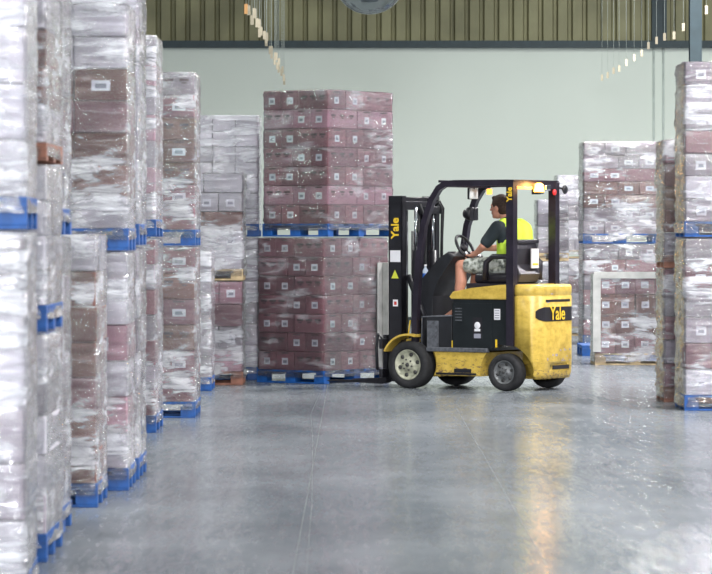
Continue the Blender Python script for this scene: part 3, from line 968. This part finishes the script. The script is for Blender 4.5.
# mast
b = MB()
b.box(1.38, 1.44, -0.36, 0.36, 1.875, 1.975, 0.006)
MAST = part('mast', b, M['black'], FL)
for bx in ((1.30, 1.36, -0.33, 0.33, 0.32, 0.44), (1.40, 1.46, -0.30, 0.30, 0.10, 0.22), (1.30, 1.35, -0.36, 0.36, 1.84, 1.93)):
    b = MB(); b.box(*bx, 0.005); part('cross_member', b, M['black'], MAST)
for s in (1, -1):
    b = MB(); v0, v1 = sorted((s * 0.37, s * 0.355))
    b.box(1.29, 1.455, v0, v1, 0.10, 1.985)
    w0, w1 = sorted((s * 0.37, s * 0.29))
    b.box(1.29, 1.31, w0, w1, 0.10, 1.985).box(1.435, 1.455, w0, w1, 0.10, 1.985)
    rl = part('mast_rail', b, M['black'], MAST)
    b = MB(); w0, w1 = sorted((s * 0.285, s * 0.22))
    b.box(1.33, 1.35, w0, w1, 0.08, 1.96).box(1.46, 1.48, w0, w1, 0.08, 1.96); v0, v1 = sorted((s * 0.285, s * 0.272)); b.box(1.33, 1.48, v0, v1, 0.08, 1.96)
    part('inner_rail', b, M['black'], MAST)
    b = MB(); b.tube([(1.25, s * 0.17, 0.30), (1.25, s * 0.17, 1.42)], 0.045, 14); part('lift_cylinder', b, M['black'], MAST)
    b = MB(); b.tube([(1.25, s * 0.17, 1.42), (1.25, s * 0.17, 1.86)], 0.016, 12); part('piston_rod', b, M['chrome'], MAST)
    b = MB(); b.tube([(1.40, s * 0.10, 0.5), (1.40, s * 0.10, 1.86)], 0.014, 4); part('lift_chain', b, M['steel'], MAST)
    if s == 1: RAIL = rl
me = text_mesh('Yale', 0.125, 0.002, 0.003)
link('lettering', me, RAIL, (1.372, 0.372, 1.65), (R(90), R(-90), R(180)))
b = MB(); b.box(1.31, 1.435, 0.370, 0.3725, 1.30, 1.42); st = part('notice_sticker', b, M['paper'], RAIL, 'white notice sticker')
b = MB(); b.bm.faces.new([b.bm.verts.new(p) for p in ((1.33, 0.373, 1.13), (1.42, 0.373, 1.13), (1.375, 0.373, 1.22))]); part('warning_triangle', b, M['hazard'], RAIL, 'yellow warning triangle')
b = MB(); b.box(1.34, 1.40, 0.370, 0.3725, 0.84, 0.91); b.slot = 1; b.box(1.355, 1.385, 0.3726, 0.374, 0.855, 0.89); part('warning_sticker', b, [M['paper'], M['red']], RAIL, 'small white and red sticker')
b = MB()
b.tube([(1.30, -0.28, 1.88), (1.24, -0.30, 1.93), (1.20, -0.30, 1.86), (1.215, -0.30, 1.55), (1.22, -0.30, 1.05)], 0.014, 8)
b.tube([(1.27, 0.05, 1.90), (1.19, 0.06, 1.72), (1.20, 0.06, 1.2), (1.22, 0.06, 0.8)], 0.014, 8)
b.tube([(1.27, -0.14, 1.88), (1.17, -0.14, 1.95), (1.12, -0.14, 1.85), (1.13, -0.14, 1.3)], 0.012, 8)
part('hydraulic_hose', b, M['rubber'], MAST)
b = MB(); b.box(1.22, 1.32, -0.34, 0.02, 1.80, 1.88, 0.01).tube([(1.30, 0.1, 1.55), (1.22, 0.1, 1.62), (1.20, 0.1, 1.74)], 0.02, 8)
part('hose_bracket', b, M['dark'], MAST)
b = MB(); b.tube([(1.26, 0.30, 1.16), (0.99, 0.33, 0.62)], 0.03, 12); part('tilt_cylinder', b, M['black'], FL)
for v_, r_, z_ in ((0.0, 0.055, 1.62), (-0.09, 0.03, 1.86)):
    b = MB(); b.tube([(1.345, v_, 0.12), (1.345, v_, z_)], r_, 14); part('lift_cylinder', b, M['black'], MAST)
# carriage and forks
b = MB()
b.box(1.49, 1.53, -0.44, 0.44, 0.40, 0.50, 0.005).box(1.49, 1.53, -0.44, 0.44, 0.10, 0.19, 0.005)
for s in (1, -1):
    b.box(1.49, 1.52, s * 0.30 - 0.04, s * 0.30 + 0.04, 0.19, 0.40)
for s in (1, -1):
    b.tube([(1.50, s * 0.41, 0.48), (1.55, s * 0.42, 0.56), (1.57, s * 0.42, 0.40), (1.56, s * 0.42, 0.18)], 0.017, 8)
part('carriage', b, M['black'], FL)
for s in (1, -1):
    b = MB()
    v0, v1 = s * 0.24 - 0.05, s * 0.24 + 0.05
    b.prism([(1.535, 0.045), (1.58, 0.03), (2.26, 0.04), (2.28, 0.05), (1.62, 0.078), (1.575, 0.09), (1.575, 0.54), (1.535, 0.54)], v0, v1, bev=0.003)
    part('fork', b, M['black'], FL)

# wheels
def wheel(u, v, r, wd, rim, name):
    s = 1 if v > 0 else -1
    mt = Matrix.Translation((u, v, r)) @ Matrix.Rotation(R(-90 * s), 4, 'X')   # local +z points outward
    h = wd / 2
    b = MB()
    b.lathe([(r * 0.64, -h), (r * 0.90, -h), (r * 0.985, -h * 0.8), (r, -h * 0.4), (r, h * 0.4), (r * 0.985, h * 0.8), (r * 0.90, h), (r * 0.80, h * 1.02), (r * 0.66, h * 0.98), (r * 0.64, h * 0.85)], 48, mt)
    tw = part(name, b, M['rubber'], FL)
    b = MB()
    b.lathe([(r * 0.645, -h * 0.9), (r * 0.645, h * 0.86), (r * 0.60, h * 0.92), (r * 0.56, h * 0.7), (r * 0.50, h * 0.55), (r * 0.34, h * 0.60), (r * 0.26, h * 0.85), (r * 0.14, h * 0.95), (0, h * 0.95)], 48, mt)
    b.slot = 1
    for k in range(6):
        a = R(60 * k + 15)
        m2 = mt @ Matrix.Translation((r * 0.44 * math.cos(a), r * 0.44 * math.sin(a), h * 0.58))
        b.lathe([(0, -0.01), (r * 0.085, -0.01), (r * 0.085, 0.010), (0, 0.010)], 10, m2)
        a = R(60 * k + 45)
        m2 = mt @ Matrix.Translation((r * 0.22 * math.cos(a), r * 0.22 * math.sin(a), h * 0.90))
        b.lathe([(0, -0.01), (r * 0.035, -0.01), (r * 0.035, 0.012), (0, 0.012)], 6, m2)
    b.lathe([(0, h * 0.94), (r * 0.09, h * 0.96), (r * 0.08, h * 1.05), (0, h * 1.07)], 16, mt)
    part('wheel_rim', b, [M[rim], M['hub']], tw)
    return tw


wheel(1.125, 0.44, 0.245, 0.19, 'rim', 'front_wheel')
wheel(1.125, -0.44, 0.245, 0.19, 'rim', 'front_wheel')
wheel(0.0, 0.42, 0.19, 0.15, 'greyrim', 'rear_wheel')
wheel(0.0, -0.42, 0.19, 0.15, 'greyrim', 'rear_wheel')
b = MB(); b.tube([(0, -0.36, 0.19), (0, 0.36, 0.19)], 0.05, 12); part('rear_axle', b, M['black'], FL)
for s in (1, -1):
    b = MB()
    o_ = arc(1.125, 0.25, 0.315, 108, 25, 12); i_ = arc(1.125, 0.25, 0.295, 25, 108, 12)
    b.prism(o_ + i_, s * 0.44 - 0.10, s * 0.44 + 0.10)
    part('fender', b, M['yellow'], FL)

# dashboard, steering
b = MB()
b.prism([(0.70, 1.36), (0.78, 1.41), (0.90, 1.34), (1.13, 1.10), (1.17, 0.95), (1.10, 0.62), (0.96, 0.62), (0.98, 0.95), (0.90, 1.10)], -0.30, 0.30, bev=0.02)
part('dashboard', b, M['dark'], FL)
SW = Vector((0.735, 0.03, 1.455)); tilt = Matrix.Translation(SW) @ Matrix.Rotation(R(-58), 4, 'Y')
b = MB()
pts = [tilt @ Vector((0.135 * math.cos(R(a)), 0.135 * math.sin(R(a)), 0)) for a in range(0, 361, 12)]
b.tube(pts, 0.016, 8)
for a in (90, 210, 330):
    b.tube([tilt @ Vector((0, 0, -0.015)), tilt @ Vector((0.135 * math.cos(R(a)), 0.135 * math.sin(R(a)), 0))], 0.009, 6)
b.lathe([(0, -0.03), (0.04, -0.03), (0.045, 0.0), (0, 0.01)], 16, tilt)
part('steering_wheel', b, M['black'], FL)
b = MB(); b.tube([tilt @ Vector((0, 0, -0.02)), (0.86, 0.03, 1.25)], 0.035, 10); part('steering_column', b, M['dark'], FL)
b = MB()
for k in range(3):
    b.tube([(0.72, -0.28 - 0.05 * k, 1.05), (0.76, -0.28 - 0.05 * k, 1.30)], 0.008, 6)
    b.lathe([(0, 0), (0.018, 0.01), (0.018, 0.03), (0, 0.045)], 10, Matrix.Translation((0.76, -0.28 - 0.05 * k, 1.29)))
part('control_lever', b, M['black'], FL)

# seat
SE = link('operator_seat', None, FL)
b = MB(); b.box(0.0, 0.56, -0.30, 0.30, 1.0, 1.085, 0.01); part('seat_base_filler', b, M['seat'], SE)  # black block added to darken the gap under the seat and behind the shin
b = MB(); b.box(0.02, 0.50, -0.25, 0.25, 1.08, 1.19, 0.035); part('seat_cushion', b, M['seat'], SE, smooth=True)
b = MB(); b.prism([(0.17, 1.12), (0.12, 1.46), (0.12, 1.51), (0.02, 1.51), (0.0, 1.44), (0.03, 1.28), (-0.03, 1.18), (0.0, 1.10), (0.04, 1.08)], -0.21, 0.21, bev=0.02)
part('seat_back', b, M['seat'], SE)
b = MB(); b.box(-0.01, 0.13, -0.22, 0.22, 1.49, 1.535, 0.015); part('seat_top', b, M['seat'], SE)
for s in (1, -1):
    b = MB()
    b.tube([(0.02, s * 0.27, 1.12), (0.02, s * 0.28, 1.30), (0.08, s * 0.28, 1.36), (0.25, s * 0.28, 1.36), (0.33, s * 0.28, 1.30), (0.34, s * 0.28, 1.12)], 0.028, 10, flat=1.4)
    part('hip_restraint', b, M['seat'], SE)
b = MB(); b.box(-0.035, -0.022, -0.16, -0.02, 1.24, 1.44); b.slot = 1; b.box(-0.0375, -0.0355, -0.145, -0.035, 1.27, 1.29)
part('document_pouch', b, [M['paper'], M['letter']], SE, 'white paper in a pouch on the seat back', rot=(0, 0, 0))

# lamps and mirrors on the guard
b = MB(); b.box(-0.135, -0.10, -0.24, -0.14, 2.035, 2.095, 0.01); part('rear_work_lamp', b, M['mirror'], FL)
b = MB(); b.lathe([(0, 0), (0.052, 0), (0.052, 0.02), (0.042, 0.075), (0.025, 0.09), (0, 0.092)], 20, Matrix.Translation((-0.13, 0.0, 2.02)))
bc = part('warning_beacon', b, M['beacon'], FL, 'lit orange flashing beacon', smooth=True)
b = MB(); b.lathe([(0, -0.02), (0.05, -0.02), (0.05, 0), (0, 0)], 20, Matrix.Translation((-0.13, 0.0, 2.02))).box(-0.14, -0.06, -0.02, 0.02, 1.995, 2.01).box(-0.07, -0.055, -0.02, 0.02, 1.995, 2.06)
part('beacon_base', b, M['black'], bc)
l = bpy.data.lights.new('beacon_light', 'POINT'); l.energy = 5; l.color = (1.0, 0.52, 0.15); l.shadow_soft_size = 0.05
lo_ = bpy.data.objects.new('beacon_light', l); COL.objects.link(lo_); lo_.parent = FL; lo_.location = (-0.21, 0.0, 2.07)
b = MB(); b.box(0.60, 0.64, -0.30, -0.24, 2.0, 2.06, 0.008); part('marker_lamp', b, M['amber'], FL, 'small lit amber lamp under the roof')
b = MB(); b.box(-0.11, -0.10, 0.10, 0.40, 2.045, 2.075, 0.004); part('beacon_glow_strip', b, M['amber'], FL)  # glowing strip added for the beacon's orange glow along the crossbar, no lamp
b = MB(); b.lathe([(0, 0), (0.03, 0), (0.03, 0.015), (0, 0.02)], 14, Matrix.Translation((-0.10, -0.36, 2.02)) @ Matrix.Rotation(R(-90), 4, 'Y'))
part('tail_lamp', b, M['redlamp'], FL, 'small red tail lamp')
b = MB(); b.lathe([(0, 0.0), (0.042, 0.0), (0.05, 0.01), (0.042, 0.02), (0, 0.02)], 20, Matrix.Translation((-0.13, -0.52, 2.05)) @ Matrix.Rotation(R(-90), 4, 'Y'))
b.tube([(-0.13, -0.52, 2.05), (-0.06, -0.43, 2.09)], 0.01, 6)
part('round_mirror', b, M['black'], FL)
b = MB(); b.box(0.772, 0.79, -0.30, -0.14, 1.955, 2.065, 0.008); fm = part('front_mirror', b, M['reflect'], FL)  # pale reflection put in as a plain silver colour
b = MB(); b.box(0.792, 0.80, -0.31, -0.13, 1.95, 2.07, 0.01).tube([(0.78, -0.22, 2.05), (0.76, -0.22, 2.12)], 0.008, 6); part('mirror_shell', b, M['dark'], fm)
b = MB()
mt = Matrix.Translation((0.915, -0.34, 1.80)) @ Matrix.Rotation(R(-90), 4, 'Y')
b.lathe([(0, -0.05), (0.045, -0.045), (0.07, 0.0), (0.075, 0.05), (0.06, 0.055), (0, 0.05)], 20, mt)
b.tube([(0.915, -0.34, 1.80), (0.90, -0.42, 1.78)], 0.015, 8)
b.box(0.85, 0.90, -0.44, -0.36, 1.73, 1.87, 0.015)
part('work_lamp', b, M['black'], FL)

# stickers on the side
b = MB(); b.box(0.06, 0.13, 0.456, 0.460, 0.72, 0.83); b.slot = 1
for k in range(4): b.box(0.068, 0.122, 0.4601, 0.461, 0.735 + 0.024 * k, 0.745 + 0.024 * k)
part('data_plate', b, [M['paper'], M['bar']], FL, 'white data plate with grey lines')
b = MB(); b.box(0.50, 0.60, 0.462, 0.4645, 0.69, 0.86); b.slot = 1
for k in range(5): b.box(0.51, 0.59, 0.4645, 0.4655, 0.705 + 0.03 * k, 0.715 + 0.03 * k)
part('notice_plate', b, [M['panel'], M['step']], FL, 'dark notice plate')
b = MB(); b.box(0.27, 0.38, 0.462, 0.4645, 0.52, 0.74); b.slot = 1
mt = Matrix.Translation((0.325, 0.4645, 0.66)) @ Matrix.Rotation(R(-90), 4, 'X')
b.lathe([(0, 0.002), (0.032, 0.002), (0.036, 0)], 16, mt)
b.slot = 2; b.box(0.29, 0.36, 0.4645, 0.4655, 0.60, 0.625); b.slot = 0; b.slot = 3; b.box(0.285, 0.365, 0.4645, 0.4655, 0.53, 0.575)
part('warning_label', b, [M['decal'], M['paper'], M['paper'], M['bar']], FL, 'dark warning label with a pale round figure')
b = MB(); b.box(0.095, 0.115, 0.456, 0.462, 0.44, 0.52); b.box(0.625, 0.64, 0.446, 0.452, 0.43, 0.50)
b.tube([(1.02, 0.40, 0.52), (1.03, 0.40, 0.72)], 0.008, 6); b.tube([(1.20, 0.40, 0.52), (1.17, 0.40, 0.70)], 0.008, 6)
part('yellow_latch', b, M['letter'], FL)

# bottle standing in the dashboard tray
t = thing('water_bottle', 'small clear bottle with blue wrap on the forklift cowl', 'bottle', (0, 0, 0))
bl = Matrix.Translation((1.76, 34.8, 0)) @ Matrix.Rotation(R(180 - TH), 4, 'Z') @ Vector((1.13, 0.17, 1.098))
t.location = bl
b = MB(); b.lathe([(0, 0), (0.03, 0), (0.033, 0.01), (0.033, 0.11), (0.012, 0.145), (0.012, 0.16), (0, 0.16)], 16); part('bottle_body', b, M['bottle'], t, smooth=True)
b = MB(); b.lathe([(0.034, 0.02), (0.0345, 0.03), (0.0345, 0.08), (0.034, 0.085)], 16); part('wrapper', b, M['bluecap'], t)
b = MB(); b.lathe([(0, 0.156), (0.015, 0.156), (0.015, 0.175), (0, 0.175)], 12); part('bottle_cap', b, M['paper'], t)


# ------------------------------------------------------------------ the driver
def capsule(b, p0, p1, r0, r1, seg=14, flat=1.0, side=None):
    p0, p1 = Vector(p0), Vector(p1)
    d = (p1 - p0); L = d.length; d.normalize()
    q = d.to_track_quat('Z', 'Y').to_matrix().to_4x4()
    prof = [(0, -r0)] + [(r0 * math.cos(R(a)), r0 * math.sin(R(a))) for a in (-60, -30, 0)] + \
           [(r1 * math.cos(R(a)), L + r1 * math.sin(R(a))) for a in (0, 30, 60)] + [(0, L + r1)]
    m = Matrix.Translation(p0) @ q
    if flat != 1.0:
        # squash front to back (local forward = +x of the truck)
        m = Matrix.Translation(p0) @ Matrix.Diagonal((flat, 1, 1, 1)) @ q
    b.lathe(prof, seg, m)


def ball(b, c, rx, ry, rz, rot=None):
    m = Matrix.Translation(c) @ (rot or Matrix()) @ Matrix.Diagonal((rx, ry, rz, 1))
    prof = [(math.cos(R(a)), math.sin(R(a))) for a in range(-90, 91, 15)]
    prof[0] = (0, -1); prof[-1] = (0, 1)
    b.lathe(prof, 20, m)


def solid(b, voxel, mat, smooth=2, name='person'):
    me = b.mesh(name, mat)
    r = bake(me, [('REMESH', {'mode': 'VOXEL', 'voxel_size': voxel, 'use_smooth_shade': True}),
                  ('SMOOTH', {'factor': 0.5, 'iterations': smooth})])
    r.materials.clear(); r.materials.append(mat)
    return r


PEL = Vector((0.22, 0, 1.275)); CHE = Vector((0.20, 0, 1.57)); NEK = Vector((0.26, 0, 1.73)); HED = Vector((0.335, 0.005, 1.865))
SH = {1: Vector((0.25, 0.185, 1.655)), -1: Vector((0.25, -0.185, 1.655))}
EL = {1: Vector((0.375, 0.255, 1.47)), -1: Vector((0.40, -0.25, 1.45))}
WR = {1: Vector((0.525, 0.17, 1.385)), -1: Vector((0.60, -0.13, 1.44))}
HP = {1: Vector((0.22, 0.10, 1.26)), -1: Vector((0.22, -0.10, 1.26))}
KN = {1: Vector((0.70, 0.17, 1.265)), -1: Vector((0.70, -0.16, 1.26))}
AN = {1: Vector((0.76, 0.16, 0.80)), -1: Vector((0.80, -0.15, 0.80))}


def torso(b, g):
    capsule(b, PEL + Vector((0, 0.05, 0)), PEL - Vector((0, 0.05, 0)), 0.115 + g, 0.115 + g)
    capsule(b, PEL, (0.19, 0, 1.44), 0.125 + g, 0.13 + g)
    capsule(b, (0.19, 0.06, 1.44), (0.20, 0.075, 1.60), 0.10 + g, 0.105 + g)
    capsule(b, (0.19, -0.06, 1.44), (0.20, -0.075, 1.60), 0.10 + g, 0.105 + g)
    capsule(b, (0.19, 0, 1.44), CHE, 0.12 + g, 0.13 + g)
    capsule(b, SH[1] - Vector((0, 0.03, 0)), SH[-1] + Vector((0, 0.03, 0)), 0.06 + g, 0.06 + g)
    capsule(b, (0.235, 0.10, 1.66), (0.25, 0, 1.72), 0.05 + g, 0.055 + g)
    capsule(b, (0.235, -0.10, 1.66), (0.25, 0, 1.72), 0.05 + g, 0.055 + g)


b = MB()
torso(b, 0.0)
capsule(b, (0.235, 0, 1.68), (0.285, 0, 1.80), 0.058, 0.052)
hr = Matrix.Rotation(R(6), 4, 'Y')
ball(b, HED + Vector((-0.012, 0, 0.025)), 0.098, 0.075, 0.098, hr)            # skull
ball(b, HED + Vector((0.025, 0, -0.045)), 0.062, 0.056, 0.075, hr)            # face and jaw
ball(b, HED + Vector((0.060, 0, -0.095)), 0.024, 0.024, 0.022)                # chin
capsule(b, HED + Vector((0.084, 0, 0.010)), HED + Vector((0.104, 0, -0.028)), 0.008, 0.013, 8)   # nose
capsule(b, HED + Vector((0.078, 0.028, 0.020)), HED + Vector((0.078, -0.028, 0.020)), 0.012, 0.012, 8)  # brow
capsule(b, HED + Vector((0.078, 0.018, -0.062)), HED + Vector((0.078, -0.018, -0.062)), 0.010, 0.010, 8)  # lips
for s in (1, -1):
    ball(b, HED + Vector((-0.005, s * 0.076, -0.015)), 0.020, 0.010, 0.032)
    capsule(b, SH[s], EL[s], 0.056, 0.043)
    capsule(b, EL[s], WR[s], 0.043, 0.027)
    capsule(b, HP[s], KN[s], 0.085, 0.060)
    capsule(b, KN[s], KN[s] + (AN[s] - KN[s]) * 0.35 + Vector((-0.02, 0, 0)), 0.058, 0.060)
    capsule(b, KN[s] + (AN[s] - KN[s]) * 0.35 + Vector((-0.02, 0, 0)), AN[s], 0.060, 0.037)
    capsule(b, AN[s], AN[s] + Vector((0.13, 0, -0.075)), 0.037, 0.030)
    # hand closed on the wheel rim
    if s == 1: rim = tilt @ Vector((-0.124, 0.052, 0)); 
    else: rim = tilt @ Vector((-0.09, -0.10, 0))
    d = (rim - WR[s]); palm = WR[s] + d * 0.55
    dn = d.normalized(); sd = Vector((0, 1, 0)); upv = dn.cross(sd).normalized()
    if upv.z < 0: upv = -upv
    for q in (-0.022, 0, 0.022):
        capsule(b, WR[s], palm + sd * q, 0.022, 0.017, 10)
    for k, (off, ln) in enumerate(((-0.033, 0.85), (-0.011, 1.0), (0.011, 0.95), (0.033, 0.75))):
        k0 = palm + sd * off
        k1 = rim + sd * off + upv * 0.022
        k2 = k1 + dn * 0.022 * ln - upv * 0.022
        k3 = k2 - dn * 0.016 - upv * 0.020 * ln
        capsule(b, k0, k1, 0.011, 0.0095, 8); capsule(b, k1, k2, 0.0095, 0.009, 8); capsule(b, k2, k3, 0.009, 0.008, 8)
    t0 = WR[s] + d * 0.3 - sd * s * 0.02
    t1 = palm - sd * s * 0.045 - upv * 0.004; t2 = rim - sd * s * 0.045 - upv * 0.018
    capsule(b, t0, t1, 0.013, 0.012, 8); capsule(b, t1, t2, 0.012, 0.010, 8)
PR = link('person', solid(b, 0.0075, M['skin'], 1), None, (1.76, 34.8, 0), (0, 0, R(180 - TH)))
tag(PR, 'person sitting at the forklift wheel in a yellow hi-vis vest, dark shirt and camouflage shorts', 'person')

b = MB(); ball(b, HED + Vector((-0.022, 0, 0.038)), 0.104, 0.084, 0.100, hr)
ball(b, HED + Vector((-0.055, 0, -0.01)), 0.068, 0.075, 0.085, hr)
capsule(b, HED + Vector((0.045, 0.03, 0.095)), HED + Vector((0.045, -0.03, 0.095)), 0.026, 0.026)
link('hair', solid(b, 0.008, M['hair'], 2, 'hair'), PR)
b = MB()
for s in (1, -1):
    ball(b, HED + Vector((0.078, s * 0.028, 0.002)), 0.007, 0.011, 0.006)
part('eye', b, M['hair'], PR, smooth=True)
b = MB(); torso(b, 0.010)
for s in (1, -1):
    capsule(b, SH[s], SH[s] + (EL[s] - SH[s]) * 0.80, 0.076, 0.066)
link('shirt', solid(b, 0.010, M['shirt'], 3, 'shirt'), PR)
# vest: a looser torso shell without sleeves
b = MB()
capsule(b, (0.205, 0, 1.30), (0.185, 0, 1.46), 0.155, 0.160)
for s in (1, -1):
    capsule(b, (0.19, s * 0.055, 1.44), (0.185, s * 0.060, 1.615), 0.125, 0.118)
    capsule(b, (0.20, s * 0.085, 1.62), (0.235, s * 0.075, 1.68), 0.085, 0.078)
capsule(b, (0.195, 0, 1.46), (0.205, 0, 1.60), 0.155, 0.152)
capsule(b, (0.13, -0.10, 1.48), (0.15, -0.13, 1.62), 0.12, 0.115)
capsule(b, (0.15, -0.13, 1.62), (0.19, -0.16, 1.66), 0.10, 0.095)
link('safety_vest', solid(b, 0.010, M['vest'], 3, 'safety_vest'), PR)
b = MB()
b.tube([(0.205 + 0.170 * math.cos(R(a)), 0.178 * math.sin(R(a)), 1.36) for a in range(0, 361, 15)], 0.004, 6, radii=None)
b2 = MB()
ringpts = []
for a in range(0, 360, 12):
    ca, sa = math.cos(R(a)), math.sin(R(a))
    ringpts.append((ca, sa))
vsb = [b2.bm.verts.new((0.20 + 0.164 * c_, 0.166 * s_, 1.335)) for c_, s_ in ringpts]
vst = [b2.bm.verts.new((0.195 + 0.167 * c_, 0.169 * s_, 1.385)) for c_, s_ in ringpts]
for j in range(len(ringpts)):
    f = b2.bm.faces.new((vsb[j], vsb[(j + 1) % len(ringpts)], vst[(j + 1) % len(ringpts)], vst[j])); f.smooth = True
b.bm.free()
part('reflective_band', b2, M['reflect'], PR)
b = MB()
for s in (1, -1):
    mid = HP[s] + (KN[s] - HP[s]) * 0.80
    capsule(b, HP[s], mid, 0.105, 0.082)
capsule(b, PEL + Vector((0, 0.05, 0)), PEL - Vector((0, 0.05, 0)), 0.128, 0.128)
link('shorts', solid(b, 0.010, M['camo'], 3, 'shorts'), PR)
for s in (1, -1):
    b = MB()
    capsule(b, AN[s] + Vector((-0.03, 0, -0.08)), AN[s] + Vector((0.17, 0, -0.10)), 0.050, 0.042)
    capsule(b, AN[s] + Vector((-0.01, 0, 0.06)), AN[s] + Vector((-0.01, 0, -0.06)), 0.056, 0.056)
    link('shoe', solid(b, 0.009, M['shoe'], 2, 'shoe'), PR)
